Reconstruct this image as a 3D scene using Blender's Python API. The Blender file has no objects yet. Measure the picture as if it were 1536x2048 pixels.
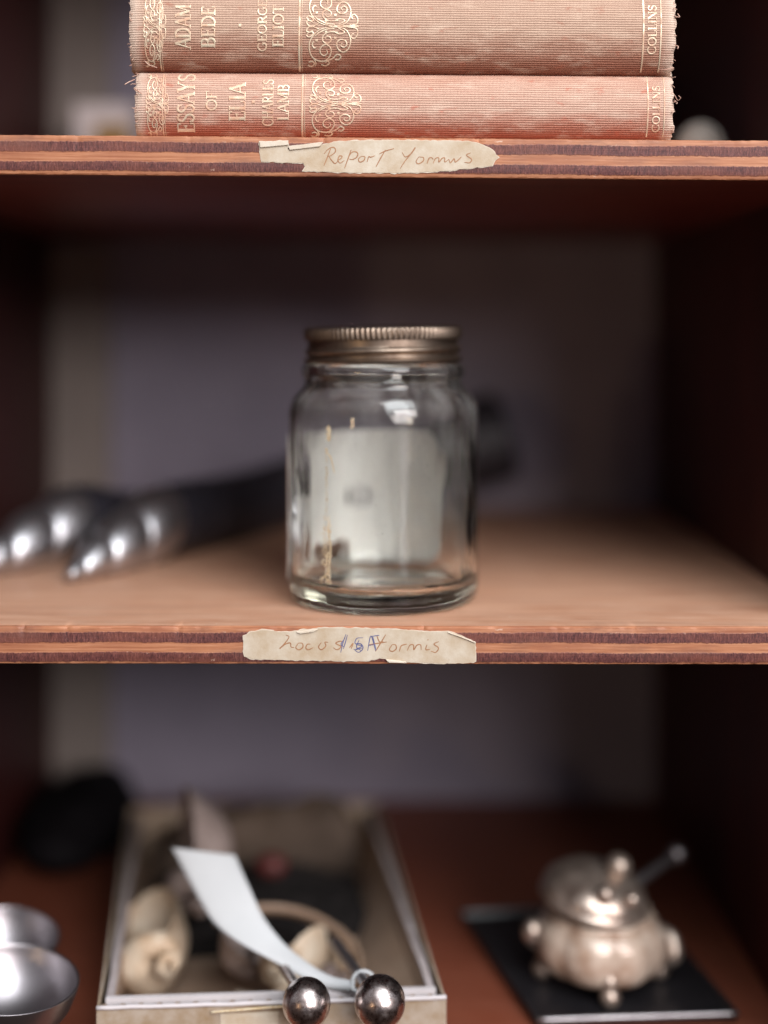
import bpy, math, random
from mathutils import Vector, Matrix, noise as mnoise
random.seed(7)
U = 0.00015            # one layout unit in metres (0.15 mm)
D = 2700.0             # camera distance to the shelf fronts, in units
HY = 668.0             # horizon row
PI = math.pi
sc = bpy.context.scene
col = sc.collection

# ------------------------------------------------------------------ helpers
def P(px, py, d):
    """real place of what lies d units behind the shelf fronts and is seen at (px, py)"""
    k = (D + d) / D
    return Vector(((px - 768) * k, d, (HY - py) * k))

def fbm(x, y=0.0, z=0.0):
    return mnoise.noise(Vector((x, y, z)))

class MB:
    """collects verts and faces, in layout units"""
    def __init__(s):
        s.v = []; s.f = []; s.m = []; s.uv = {}
    def add(s, p, uv=None):
        s.v.append(Vector(p)); i = len(s.v) - 1
        if uv is not None: s.uv[i] = uv
        return i
    def face(s, ids, mi=0):
        s.f.append(tuple(ids)); s.m.append(mi)
    def box(s, lo, hi, mi=0):
        x0, y0, z0 = lo; x1, y1, z1 = hi
        b = [s.add(p) for p in ((x0,y0,z0),(x1,y0,z0),(x1,y1,z0),(x0,y1,z0),(x0,y0,z1),(x1,y0,z1),(x1,y1,z1),(x0,y1,z1))]
        for q in ((0,3,2,1),(4,5,6,7),(0,1,5,4),(1,2,6,5),(2,3,7,6),(3,0,4,7)): s.face([b[i] for i in q], mi)
    def grid(s, rows, mi=0, closeu=False, closev=False):
        """rows: list of lists of points (or vertex ids)"""
        ids = [[p if isinstance(p, int) else s.add(p) for p in r] for r in rows]
        n = len(ids); m = len(ids[0])
        for i in range(n if closeu else n - 1):
            for j in range(m if closev else m - 1):
                s.face((ids[i][j], ids[i][(j+1) % m], ids[(i+1) % n][(j+1) % m], ids[(i+1) % n][j]), mi)
        return ids
    def lathe(s, prof, n=64, c=(0,0,0), mi=0, rf=None, closed=False):
        """prof: list of (r, z) from bottom to top; rf(theta, r, z) -> r"""
        rows = []
        for (r, z) in prof:
            row = []
            for k in range(n):
                t = 2*PI*k/n
                rr = rf(t, r, z) if rf else r
                row.append((c[0] + rr*math.cos(t), c[1] + rr*math.sin(t), c[2] + z))
            rows.append(row)
        return s.grid(rows, mi, closeu=closed, closev=True)
    def ball(s, c, r, n=24, mi=0, sx=1, sy=1, sz=1):
        prof = []
        m = n // 2
        for i in range(m + 1):
            a = -PI/2 + PI*i/m
            prof.append((max(r*math.cos(a), r*0.002), r*math.sin(a)))
        st = len(s.v)
        ids = s.lathe(prof, n, (0,0,0), mi)
        s.face(list(reversed(ids[0])), mi); s.face(ids[-1], mi)
        for v in s.v[st:]:
            v.x = c[0] + v.x*sx; v.y = c[1] + v.y*sy; v.z = c[2] + v.z*sz
    def tube(s, pts, radii, n=12, mi=0, cap=True, rf=None):
        pts = [Vector(p) for p in pts]
        if not hasattr(radii, '__len__'): radii = [radii]*len(pts)
        rows = []
        t0 = (pts[1]-pts[0]).normalized()
        up = Vector((0,0,1)) if abs(t0.z) < .9 else Vector((1,0,0))
        nrm = (up - t0*up.dot(t0)).normalized()
        for i, p in enumerate(pts):
            a = pts[max(i-1, 0)]; b = pts[min(i+1, len(pts)-1)]
            t = (b-a).normalized()
            nrm = (nrm - t*nrm.dot(t)).normalized(); bn = t.cross(nrm)
            row = []
            for k in range(n):
                th = 2*PI*k/n
                rr = radii[i]*(rf(i/(len(pts)-1), th) if rf else 1)
                row.append(p + nrm*rr*math.cos(th) + bn*rr*math.sin(th))
            rows.append(row)
        ids = s.grid(rows, mi, closev=True)
        if cap:
            s.face(list(reversed(ids[0])), mi); s.face(ids[-1], mi)
        return ids
    def build(s, name, mats, parent=None, smooth=True, label=None, angle=None):
        me = bpy.data.meshes.new(name)
        me.from_pydata([tuple(v*U) for v in s.v], [], s.f)
        if not isinstance(mats, (list, tuple)): mats = [mats]
        for m in mats: me.materials.append(m)
        for p, mi in zip(me.polygons, s.m):
            p.material_index = mi; p.use_smooth = smooth
        if s.uv:
            lay = me.uv_layers.new(name='UVMap')
            for lp in me.loops:
                lay.data[lp.index].uv = s.uv.get(lp.vertex_index, (0, 0))
        me.validate(); me.update()
        if angle is not None:
            try: me.set_sharp_from_angle(angle=math.radians(angle))
            except Exception: pass
        o = bpy.data.objects.new(name, me); col.objects.link(o)
        if parent: o.parent = parent
        if label: o['label'] = label
        return o

def thing(name, label, cat, loc=(0,0,0), rot=(0,0,0), group=None):
    o = bpy.data.objects.new(name, None); col.objects.link(o)
    o.empty_display_size = 0.01
    o.location = Vector(loc)*U; o.rotation_euler = rot
    o['label'] = label; o['category'] = cat
    if group: o['group'] = group
    return o

def spline(pts, n=8):
    """Catmull-Rom through pts"""
    pts = [Vector(p) for p in pts]
    if len(pts) < 3: return [pts[0].lerp(pts[-1], i/n) for i in range(n+1)]
    q = [pts[0]*2 - pts[1]] + pts + [pts[-1]*2 - pts[-2]]
    out = []
    for i in range(1, len(q)-2):
        a, b, c, d = q[i-1], q[i], q[i+1], q[i+2]
        for k in range(n):
            t = k/n
            out.append(0.5*((2*b) + (c-a)*t + (2*a-5*b+4*c-d)*t*t + (3*b-a-3*c+d)*t*t*t))
    out.append(pts[-1])
    return out

def ribbon(mb, pts, w, place, mi=0, lift=0.0, taper=0.0):
    """a stroke of width w along 2D pts, put on a surface by place(u, v, lift); its middle raised by lift"""
    pts = [Vector((p[0], p[1])) for p in pts]
    pts = [p for i, p in enumerate(pts) if i == 0 or (p - pts[i-1]).length > 1e-4]
    if len(pts) < 2: return
    rows = []
    n = len(pts)
    for i, p in enumerate(pts):
        a = pts[max(i-1, 0)]; b = pts[min(i+1, n-1)]
        t = (b-a)
        if t.length < 1e-6: t = Vector((1, 0))
        t.normalize(); nn = Vector((-t.y, t.x))
        ww = w if not taper else w*(1 - taper*abs(2*i/(n-1) - 1)**2)
        ww = ww(i/(n-1)) if callable(ww) else ww
        rows.append([place(p.x - nn.x*ww/2, p.y - nn.y*ww/2, 0), place(p.x, p.y, lift), place(p.x + nn.x*ww/2, p.y + nn.y*ww/2, 0)])
    mb.grid(rows, mi)

# ------------------------------------------------------------------ materials
class NT:
    def __init__(s, name):
        s.m = bpy.data.materials.new(name); s.m.use_nodes = True
        s.n = s.m.node_tree.nodes; s.l = s.m.node_tree.links; s.n.clear()
        s.out = s.n.new('ShaderNodeOutputMaterial')
    def node(s, t, **kw):
        nd = s.n.new(t)
        for k, v in kw.items():
            if k == 'ins':
                for kk, vv in v.items():
                    if isinstance(vv, bpy.types.NodeSocket): s.l.new(vv, nd.inputs[kk])
                    else: nd.inputs[kk].default_value = vv
            else: setattr(nd, k, v)
        return nd
    def coord(s, which='Object', scale=(1,1,1), rot=(0,0,0)):
        tc = s.node('ShaderNodeTexCoord')
        mp = s.node('ShaderNodeMapping', ins={'Vector': tc.outputs[which], 'Scale': scale, 'Rotation': rot})
        return mp.outputs[0]
    def noise(s, vec, scale=5, detail=4, rough=.55, dist=0.0):
        return s.node('ShaderNodeTexNoise', ins={'Vector': vec, 'Scale': scale, 'Detail': detail, 'Roughness': rough, 'Distortion': dist}).outputs['Fac']
    def ramp(s, fac, stops, interp='LINEAR'):
        nd = s.node('ShaderNodeValToRGB'); nd.color_ramp.interpolation = interp
        e = nd.color_ramp.elements
        while len(e) < len(stops): e.new(0.5)
        for i, (p, c) in enumerate(stops):
            e[i].position = p; e[i].color = (c, c, c, 1) if not hasattr(c, '__len__') else (*c, 1)
        s.l.new(fac, nd.inputs[0]); return nd.outputs[0]
    def mix(s, fac, a, b, blend='MIX'):
        nd = s.node('ShaderNodeMix', data_type='RGBA', blend_type=blend)
        for sock, v in ((nd.inputs[0], fac), (nd.inputs[6], a), (nd.inputs[7], b)):
            if isinstance(v, bpy.types.NodeSocket): s.l.new(v, sock)
            elif hasattr(v, '__len__'): sock.default_value = (*v, 1) if len(v) == 3 else v
            else: sock.default_value = v
        return nd.outputs[2]
    def math(s, op, a, b=None, c=None, clamp=False):
        nd = s.node('ShaderNodeMath', operation=op, use_clamp=clamp)
        for i, v in enumerate((a, b, c)):
            if v is None: continue
            if isinstance(v, bpy.types.NodeSocket): s.l.new(v, nd.inputs[i])
            else: nd.inputs[i].default_value = v
        return nd.outputs[0]
    def bump(s, h, strength=.3, dist=.0002):
        return s.node('ShaderNodeBump', ins={'Height': h, 'Strength': strength, 'Distance': dist}).outputs[0]
    def principled(s, **ins):
        nd = s.node('ShaderNodeBsdfPrincipled')
        for k, v in ins.items():
            k = k.replace('_', ' ')
            if isinstance(v, bpy.types.NodeSocket): s.l.new(v, nd.inputs[k])
            else: nd.inputs[k].default_value = (*v, 1) if hasattr(v, '__len__') and len(v) == 3 and k in ('Base Color',) else v
        return nd.outputs[0]
    def done(s, sh):
        s.l.new(sh, s.out.inputs[0]); return s.m

def mat_simple(name, c1, c2=None, rough=.5, metal=0.0, scale=200, bump=.2, spec=.5, rvar=.15, detail=5, bdist=.0003, coat=0.0):
    t = NT(name); v = t.coord()
    n = t.noise(v, scale, detail)
    c2 = c2 or tuple(x*.7 for x in c1)
    f = t.ramp(n, [(.3, 0), (.7, 1)])
    colr = t.mix(f, c1, c2)
    r = t.math('MULTIPLY_ADD', n, rvar*2, rough - rvar)
    b = t.bump(t.noise(v, scale*4, 3), bump, bdist)
    return t.done(t.principled(Base_Color=colr, Roughness=r, Metallic=metal, Normal=b, Specular_IOR_Level=spec, Coat_Weight=coat, Coat_Roughness=.2))

def mat_ply():
    """front edge of a five-ply board: object z gives the ply"""
    t = NT('ply_edge'); tc = t.node('ShaderNodeTexCoord')
    sep = t.node('ShaderNodeSeparateXYZ', ins={0: tc.outputs['Object']})
    wob = t.noise(t.coord(scale=(30, 30, 30)), 1.0, 3)
    hz = t.math('MULTIPLY', sep.outputs[2], -1/(82*U))
    hz = t.math('ADD', hz, t.math('MULTIPLY_ADD', wob, .11, -.055))
    fine = t.noise(t.coord(scale=(900, 900, 900)), 1.0, 3)
    hz = t.math('ADD', hz, t.math('MULTIPLY_ADD', fine, .065, -.0325))
    a = t.ramp(hz, [(0, 0), (.135, 0), (.165, 1), (.385, 1), (.41, 0), (.625, 0), (.65, 1), (.855, 1), (.885, 0)])
    # long grain on the pale plies
    lg = t.noise(t.coord(scale=(50, 300, 1500)), 1.0, 6, .6, .5)
    pale = t.ramp(lg, [(.25, (.27, .088, .040)), (.5, (.44, .18, .09)), (.75, (.56, .27, .155))])
    # end grain on the dark plies: short slanted streaks and pores
    eg = t.noise(t.coord(scale=(1500, 900, 380), rot=(0, .35, 0)), 1.0, 6, .7)
    pores = t.noise(t.coord(scale=(3000, 2000, 1300)), 1.0, 2)
    dark = t.ramp(eg, [(.3, (.036, .011, .012)), (.5, (.12, .037, .034)), (.72, (.26, .095, .075))])
    dark = t.mix(t.ramp(pores, [(.56, 0), (.68, .75)]), dark, (.03, .012, .014))
    dark = t.mix(t.ramp(pores, [(.26, .4), (.36, 0)]), dark, (.42, .22, .17))
    c = t.mix(a, pale, dark)
    big = t.noise(t.coord(scale=(35, 80, 120)), 1.0, 4)
    c = t.mix(t.ramp(big, [(.45, 0), (.7, .6)]), c, (.26, .085, .050))
    grime = t.noise(t.coord(scale=(22, 60, 90)), 1.0, 6, .7)
    c = t.mix(t.ramp(grime, [(.52, 0), (.72, .65)]), c, (.13, .060, .050))
    chip = t.noise(t.coord(scale=(160, 160, 330)), 1.0, 5, .7)
    c = t.mix(t.ramp(chip, [(.645, 0), (.70, .8)]), c, (.66, .47, .36))
    c = t.mix(t.ramp(chip, [(.24, .7), (.28, 0)]), c, (.06, .045, .045))
    h = t.math('ADD', t.math('MULTIPLY', eg, a), t.math('MULTIPLY', lg, .4))
    return t.done(t.principled(Base_Color=c, Roughness=.55, Specular_IOR_Level=.4, Normal=t.bump(h, .7, .00025)))

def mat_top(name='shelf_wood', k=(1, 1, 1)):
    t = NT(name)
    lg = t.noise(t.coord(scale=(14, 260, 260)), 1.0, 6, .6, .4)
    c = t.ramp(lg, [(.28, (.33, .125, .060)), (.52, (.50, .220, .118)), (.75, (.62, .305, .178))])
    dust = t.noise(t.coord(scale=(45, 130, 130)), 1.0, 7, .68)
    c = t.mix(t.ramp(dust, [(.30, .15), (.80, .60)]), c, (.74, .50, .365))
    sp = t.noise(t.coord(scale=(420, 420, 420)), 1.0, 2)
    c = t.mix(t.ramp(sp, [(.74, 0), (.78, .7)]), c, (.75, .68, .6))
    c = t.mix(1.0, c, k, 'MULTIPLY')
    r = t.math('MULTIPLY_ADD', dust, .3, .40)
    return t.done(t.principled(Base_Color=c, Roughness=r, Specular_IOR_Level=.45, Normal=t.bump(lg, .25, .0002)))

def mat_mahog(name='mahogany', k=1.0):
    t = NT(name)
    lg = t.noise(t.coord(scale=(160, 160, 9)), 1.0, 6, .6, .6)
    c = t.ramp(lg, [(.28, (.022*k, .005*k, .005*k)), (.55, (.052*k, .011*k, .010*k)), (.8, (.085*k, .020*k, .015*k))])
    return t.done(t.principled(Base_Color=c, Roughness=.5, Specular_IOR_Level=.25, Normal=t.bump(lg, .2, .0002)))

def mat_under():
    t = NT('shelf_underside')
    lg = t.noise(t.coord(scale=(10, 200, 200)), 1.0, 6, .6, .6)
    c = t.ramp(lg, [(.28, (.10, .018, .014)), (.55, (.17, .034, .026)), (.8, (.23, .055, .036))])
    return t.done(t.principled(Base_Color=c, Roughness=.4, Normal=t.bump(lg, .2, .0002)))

def mat_cloth(name, valley, top, pale, red, half, xl, xr):
    """ribbed book cloth; uv = (mm along the spine, mm round it)"""
    t = NT(name); tc = t.node('ShaderNodeTexCoord')
    sep = t.node('ShaderNodeSeparateXYZ', ins={0: tc.outputs['UV']})
    u, v = sep.outputs[0], sep.outputs[1]
    uvm = lambda sx, sy: t.node('ShaderNodeMapping', ins={'Vector': tc.outputs['UV'], 'Scale': (sx, sy, 1)}).outputs[0]
    warp = t.math('MULTIPLY_ADD', t.noise(uvm(.25, .9), 1.0, 3), .3, -.15)
    vv = t.math('ADD', v, warp)
    ribs = t.math('MULTIPLY_ADD', t.math('SINE', t.math('MULTIPLY', vv, 2*PI/.70)), .5, .5)
    uw = t.math('ADD', u, t.math('MULTIPLY_ADD', t.noise(uvm(1, 4), 1.0, 2), .2, -.1))
    wv = t.math('MULTIPLY_ADD', t.math('SINE', t.math('MULTIPLY', uw, 2*PI/.42)), .5, .5)
    th = t.noise(uvm(2.5, 9), 1.0, 4, .7)
    wear = t.noise(uvm(.06, .22), 1.0, 5, .6)
    # the back of the round of the spine is faded, its two joints keep their dye
    tt = t.math('DIVIDE', v, half)
    band = t.math('SUBTRACT', 1.0, t.math('POWER', t.math('ABSOLUTE', t.math('SUBTRACT', tt, .22)), 2.0))
    fade = t.math('ADD', band, t.math('MULTIPLY_ADD', wear, 1.3, -.65))
    fade = t.ramp(fade, [(0.05, 0), (.95, 1)])
    rib2 = t.math('ADD', t.math('MULTIPLY', ribs, .62), t.math('ADD', t.math('MULTIPLY', wv, .2), t.math('MULTIPLY_ADD', th, .9, -.42)))
    body = t.mix(t.ramp(rib2, [(.1, 0), (.85, 1)]), valley, top)
    faded = t.mix(t.ramp(rib2, [(.0, 0), (.6, 1)]), tuple(.5*a+.5*b for a, b in zip(valley, pale)), pale)
    c = t.mix(t.math('MULTIPLY', fade, .62), body, faded)
    low = t.ramp(t.math('ADD', tt, t.math('MULTIPLY_ADD', wear, .7, -.35)), [(-.0, 1), (.0, 1)])
    lowm = t.node('ShaderNodeMapRange', ins={0: t.math('ADD', tt, t.math('MULTIPLY_ADD', wear, .9, -.45)), 1: -1.0, 2: -.1, 3: .8, 4: 0.0}).outputs[0]
    c = t.mix(lowm, c, t.mix(t.ramp(rib2, [(.15, 0), (.9, 1)]), tuple(x*.5 for x in red), red))
    st = t.noise(uvm(.16, .3), 1.0, 3, .5)
    c = t.mix(t.ramp(st, [(.63, 0), (.72, .5)]), c, red)
    pl = t.noise(uvm(.09, .25), 1.0, 4, .6)
    c = t.mix(t.ramp(pl, [(.52, 0), (.72, .55)]), c, pale)
    # rubbed ends
    eL = t.node('ShaderNodeMapRange', ins={0: t.math('ADD', u, t.math('MULTIPLY_ADD', th, 6, -3)), 1: xl + 1.2, 2: xl + 4.2, 3: 1.0, 4: 0.0}).outputs[0]
    eR = t.node('ShaderNodeMapRange', ins={0: t.math('ADD', u, t.math('MULTIPLY_ADD', th, 6, -3)), 1: xr - 4.5, 2: xr - 1.0, 3: 0.0, 4: 1.0}).outputs[0]
    e = t.math('MULTIPLY', t.math('MAXIMUM', eL, eR), t.ramp(wear, [(.3, .35), (.6, 1)]))
    c = t.mix(e, c, (.66, .50, .40))
    h = t.math('ADD', t.math('MULTIPLY', ribs, 1.0), t.math('ADD', t.math('MULTIPLY', wv, .35), t.math('MULTIPLY', th, .8)))
    return t.done(t.principled(Base_Color=c, Roughness=.62, Specular_IOR_Level=.35, Sheen_Weight=.15, Sheen_Roughness=.4, Normal=t.bump(h, .8, .00016)))

def mat_gilt(name='worn_gilt', lo=.39, hi=.60, base=(.62, .38, .25)):
    t = NT(name); v = t.coord()
    n = t.noise(v, 260, 5, .65)
    f = t.ramp(n, [(lo, 0), (hi, 1)])
    c = t.mix(f, base, (.88, .74, .55))
    return t.done(t.principled(Base_Color=c, Roughness=.42, Metallic=t.math('MULTIPLY', f, .55), Normal=t.bump(t.noise(v, 2500, 2), .3, .0001)))

def mat_paper(name, base, stain, dark, rough=.75, scale=60):
    t = NT(name); v = t.coord()
    n = t.noise(v, scale, 6, .65)
    c = t.mix(t.ramp(n, [(.38, 0), (.72, 1)]), base, stain)
    n2 = t.noise(v, scale*5, 5, .7)
    c = t.mix(t.ramp(n2, [(.62, 0), (.78, .5)]), c, dark)
    return t.done(t.principled(Base_Color=c, Roughness=rough, Specular_IOR_Level=.3, Normal=t.bump(t.noise(v, 2500, 4), .25, .00015)))

def mat_glass():
    t = NT('jar_glass'); v = t.coord()
    g = t.node('ShaderNodeBsdfGlass', ins={'Color': (.994, .998, .990, 1), 'Roughness': 0.0, 'IOR': 1.5})
    w = t.noise(t.coord(scale=(60, 60, 22)), 1.0, 2)
    t.l.new(t.bump(w, .32, .004), g.inputs['Normal'])
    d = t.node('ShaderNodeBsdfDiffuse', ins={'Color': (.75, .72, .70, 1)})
    n = t.noise(t.coord(scale=(110, 110, 60)), 1.0, 6, .7)
    sp = t.noise(v, 900, 2)
    sep = t.node('ShaderNodeSeparateXYZ', ins={0: t.node('ShaderNodeTexCoord').outputs['Object']})
    hi = t.node('ShaderNodeMapRange', ins={0: sep.outputs[2], 1: .045, 2: .066, 3: .06, 4: 1.0}).outputs[0]
    f = t.math('ADD', t.math('MULTIPLY', t.ramp(n, [(.44, .006), (.70, .12)]), hi), t.ramp(sp, [(.69, 0), (.75, .16)]))
    # pale upright streak painted into the glass, in place of a window reflection
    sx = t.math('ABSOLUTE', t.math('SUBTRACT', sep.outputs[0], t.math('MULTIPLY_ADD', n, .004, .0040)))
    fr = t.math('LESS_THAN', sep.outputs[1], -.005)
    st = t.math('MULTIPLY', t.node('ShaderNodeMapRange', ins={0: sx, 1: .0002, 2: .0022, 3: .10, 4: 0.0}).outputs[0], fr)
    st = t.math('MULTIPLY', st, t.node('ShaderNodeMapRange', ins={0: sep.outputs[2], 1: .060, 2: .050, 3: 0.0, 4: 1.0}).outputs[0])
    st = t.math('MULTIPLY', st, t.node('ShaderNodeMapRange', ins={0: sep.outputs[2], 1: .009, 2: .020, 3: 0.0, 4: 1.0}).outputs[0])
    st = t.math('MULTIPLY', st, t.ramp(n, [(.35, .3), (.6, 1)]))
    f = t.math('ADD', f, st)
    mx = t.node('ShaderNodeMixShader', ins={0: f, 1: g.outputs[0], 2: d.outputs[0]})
    ab = t.node('ShaderNodeVolumeAbsorption', ins={'Color': (.92, .93, .83, 1), 'Density': 13.0})
    t.l.new(ab.outputs[0], t.out.inputs[1])
    return t.done(mx.outputs[0])

M = {}
M['ply'] = mat_ply(); M['top'] = mat_top(); M['topred'] = mat_top('dark_red_shelf_wood', (.37, .19, .155)); M['under'] = mat_under(); M['mahog'] = mat_mahog()  # bottom shelf top: same wood multiplied darker and redder
M['back'] = mat_simple('grey_backboard', (.325, .295, .37), (.265, .24, .305), .65, scale=25, bump=.1)
M['warm_strip'] = mat_simple('warm_grey_strip', (.31, .262, .235), (.27, .228, .205), .6, scale=30, bump=.1)
M['cloth_a'] = mat_cloth('tan_ribbed_cloth', (.18, .050, .028), (.56, .33, .215), (.68, .495, .375), (.38, .11, .06), 14.5, -76.5, 87.6)
M['cloth_b'] = mat_cloth('pink_ribbed_cloth', (.27, .062, .036), (.61, .315, .20), (.73, .535, .42), (.50, .085, .04), 10.5, -75.0, 87.3)
M['gilt'] = mat_gilt(); M['gilt_dull'] = mat_gilt('rubbed_gilt', .43, .67, (.66, .38, .25))
M['pages'] = mat_paper('old_pages', (.55, .42, .30), (.42, .30, .20), (.2, .13, .08))
M['thread'] = mat_simple('loose_thread', (.70, .48, .38), (.5, .25, .18), .8, scale=400)
M['label'] = mat_paper('aged_label_paper', (.48, .37, .255), (.64, .575, .48), (.36, .225, .12), scale=90)
M['torn'] = mat_paper('torn_paper_fibre', (.66, .58, .48), (.58, .48, .37), (.5, .38, .28), scale=200)
M['ink'] = mat_simple('brown_ink', (.30, .13, .06), (.42, .22, .11), .6, scale=600)
M['blue'] = mat_simple('blue_ink', (.06, .07, .20), (.15, .16, .30), .6, scale=600)
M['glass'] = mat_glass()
M['brass'] = mat_simple('tarnished_brass_lid', (.36, .285, .225), (.20, .145, .11), .42, metal=1.0, scale=160, bump=.15, rvar=.1)
def mat_jarlabel():
    t = NT('white_jar_label'); tc = t.node('ShaderNodeTexCoord')
    sep = t.node('ShaderNodeSeparateXYZ', ins={0: tc.outputs['Object']})
    n = t.noise(t.coord(scale=(70, 70, 40)), 1.0, 6, .65)
    c = t.mix(t.ramp(n, [(.35, 0), (.7, 1)]), (.93, .93, .93), (.82, .79, .77))
    ex = t.math('DIVIDE', t.math('ADD', sep.outputs[0], .0075), .0062)
    ez = t.math('DIVIDE', t.math('SUBTRACT', sep.outputs[2], .0305), .0045)
    m = t.math('SUBTRACT', 1.0, t.math('ADD', t.math('POWER', ex, 2.0), t.math('POWER', ez, 2.0)), clamp=True)
    ln = t.noise(t.coord(scale=(1500, 1500, 200)), 1.0, 3)
    sm = t.math('MULTIPLY', t.ramp(m, [(.05, 0), (.5, 1)]), t.ramp(ln, [(.4, .15), (.62, .75)]))
    c = t.mix(sm, c, (.26, .25, .27))
    ex2 = t.math('DIVIDE', t.math('ADD', sep.outputs[0], .0128), .0010)
    ez2 = t.math('DIVIDE', t.math('SUBTRACT', sep.outputs[2], .0305), .0040)
    m2 = t.math('SUBTRACT', 1.0, t.math('ADD', t.math('POWER', ex2, 2.0), t.math('POWER', ez2, 2.0)), clamp=True)
    c = t.mix(t.math('MULTIPLY', m2, .9), c, (.10, .09, .09))
    return t.done(t.principled(Base_Color=c, Roughness=.8, Specular_IOR_Level=.3))
M['jarlabel'] = mat_jarlabel()
M['gold'] = mat_simple('gold_residue', (.72, .50, .24), (.95, .86, .66), .4, metal=.4, scale=1200, bump=.8)
M['silver'] = mat_simple('polished_silver', (.66, .65, .675), (.50, .49, .515), .41, metal=1.0, scale=120, bump=.06, rvar=.06)
M['silver2'] = mat_simple('satin_silver', (.50, .475, .485), (.40, .37, .385), .44, metal=1.0, scale=120, bump=.08, rvar=.06)
M['cupsilver'] = mat_simple('cup_silver', (.40, .375, .39), (.31, .285, .30), .38, metal=1.0, scale=90, bump=.06, rvar=.06)
M['pearl'] = mat_simple('cream_pearl', (.72, .60, .50), (.34, .20, .13), .3, metal=.1, scale=130, coat=.6, bump=.1, rvar=.08)
M['horn'] = mat_simple('black_horn', (.020, .019, .026), (.034, .031, .040), .5, scale=40, bump=.1)

def mat_tarnish():
    t = NT('tarnished_silver'); v = t.coord()
    n = t.noise(v, 260, 7, .68, .6)
    n2 = t.noise(v, 900, 5, .7)
    c = t.ramp(n, [(.3, (.24, .16, .14)), (.45, (.46, .38, .36)), (.62, (.74, .67, .65)), (.8, (.50, .40, .37))])
    c = t.mix(t.ramp(n2, [(.6, 0), (.7, .7)]), c, (.10, .06, .06))
    r = t.ramp(t.noise(v, 420, 6, .7), [(.3, .42), (.65, .20)])
    return t.done(t.principled(Base_Color=c, Metallic=1.0, Roughness=r, Normal=t.bump(n2, .12, .0001)))
M['tarnish'] = mat_tarnish()
M['giltsilver'] = mat_simple('gilded_silver', (.74, .62, .53), (.30, .22, .18), .36, metal=.8, scale=120, bump=.08, rvar=.1)
M['board'] = mat_paper('greige_boxboard', (.44, .36, .29), (.30, .20, .11), (.15, .09, .05), scale=140)
M['liner'] = mat_paper('white_box_liner', (.66, .61, .62), (.58, .53, .53), (.5, .42, .38), scale=80)
M['liner2'] = mat_paper('darker_box_liner', (.46, .40, .40), (.36, .30, .28), (.2, .15, .12), scale=90)  # darker copy of the liner paper, for the side walls
M['kraft'] = mat_paper('kraft_inside', (.42, .30, .22), (.34, .23, .16), (.20, .13, .09), scale=60)
M['tag'] = mat_paper('white_tag_paper', (.60, .61, .62), (.55, .56, .57), (.48, .48, .49), scale=40)
M['shell'] = mat_simple('cream_shell', (.74, .64, .51), (.48, .33, .21), .5, scale=110, bump=.3)
M['shellgrey'] = mat_simple('grey_shell', (.40, .32, .29), (.25, .19, .17), .5, scale=90, bump=.3)
M['hoop'] = mat_simple('bent_wood', (.40, .28, .20), (.28, .18, .12), .5, scale=80)
M['darkcloth'] = mat_simple('dark_cloth', (.008, .006, .006), (.014, .010, .009), .95, scale=120, bump=.5)
M['creampaper'] = mat_simple('crumpled_cream_paper', (.66, .55, .43), (.48, .36, .25), .7, scale=90, bump=.5)
M['red'] = mat_simple('dark_red_wax', (.13, .03, .025), (.09, .02, .018), .5, scale=60)
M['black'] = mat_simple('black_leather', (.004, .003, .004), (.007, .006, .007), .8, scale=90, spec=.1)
M['tissue'] = mat_simple('brown_tissue', (.12, .082, .058), (.07, .048, .034), .8, scale=60, bump=.5)
M['lacquer'] = mat_simple('black_lacquer', (.012, .011, .013), (.02, .018, .02), .35, scale=60, bump=.05)
M['ochre'] = mat_simple('ochre_print', (.42, .24, .06), (.32, .18, .045), .6, scale=60)
M['card'] = mat_simple('pale_card', (.80, .72, .71), (.74, .65, .64), .6, scale=60)
M['stone'] = mat_simple('pale_stone', (.60, .54, .48), (.50, .44, .40), .6, scale=60)

# ------------------------------------------------------------------ cabinet
XL, XR, DB = -1104.0, 909.0, 1830.0
TILT = 0.0079
cab = thing('cabinet', 'open reddish brown wooden cabinet with plywood shelves, dark sides and a grey back', 'cabinet', (0, 0, -1563))
def rel(o, loc, rot=(0,0,0)):
    o.location = (Vector(loc) - Vector((0, 0, -1563)))*U; o.rotation_euler = rot

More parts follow.
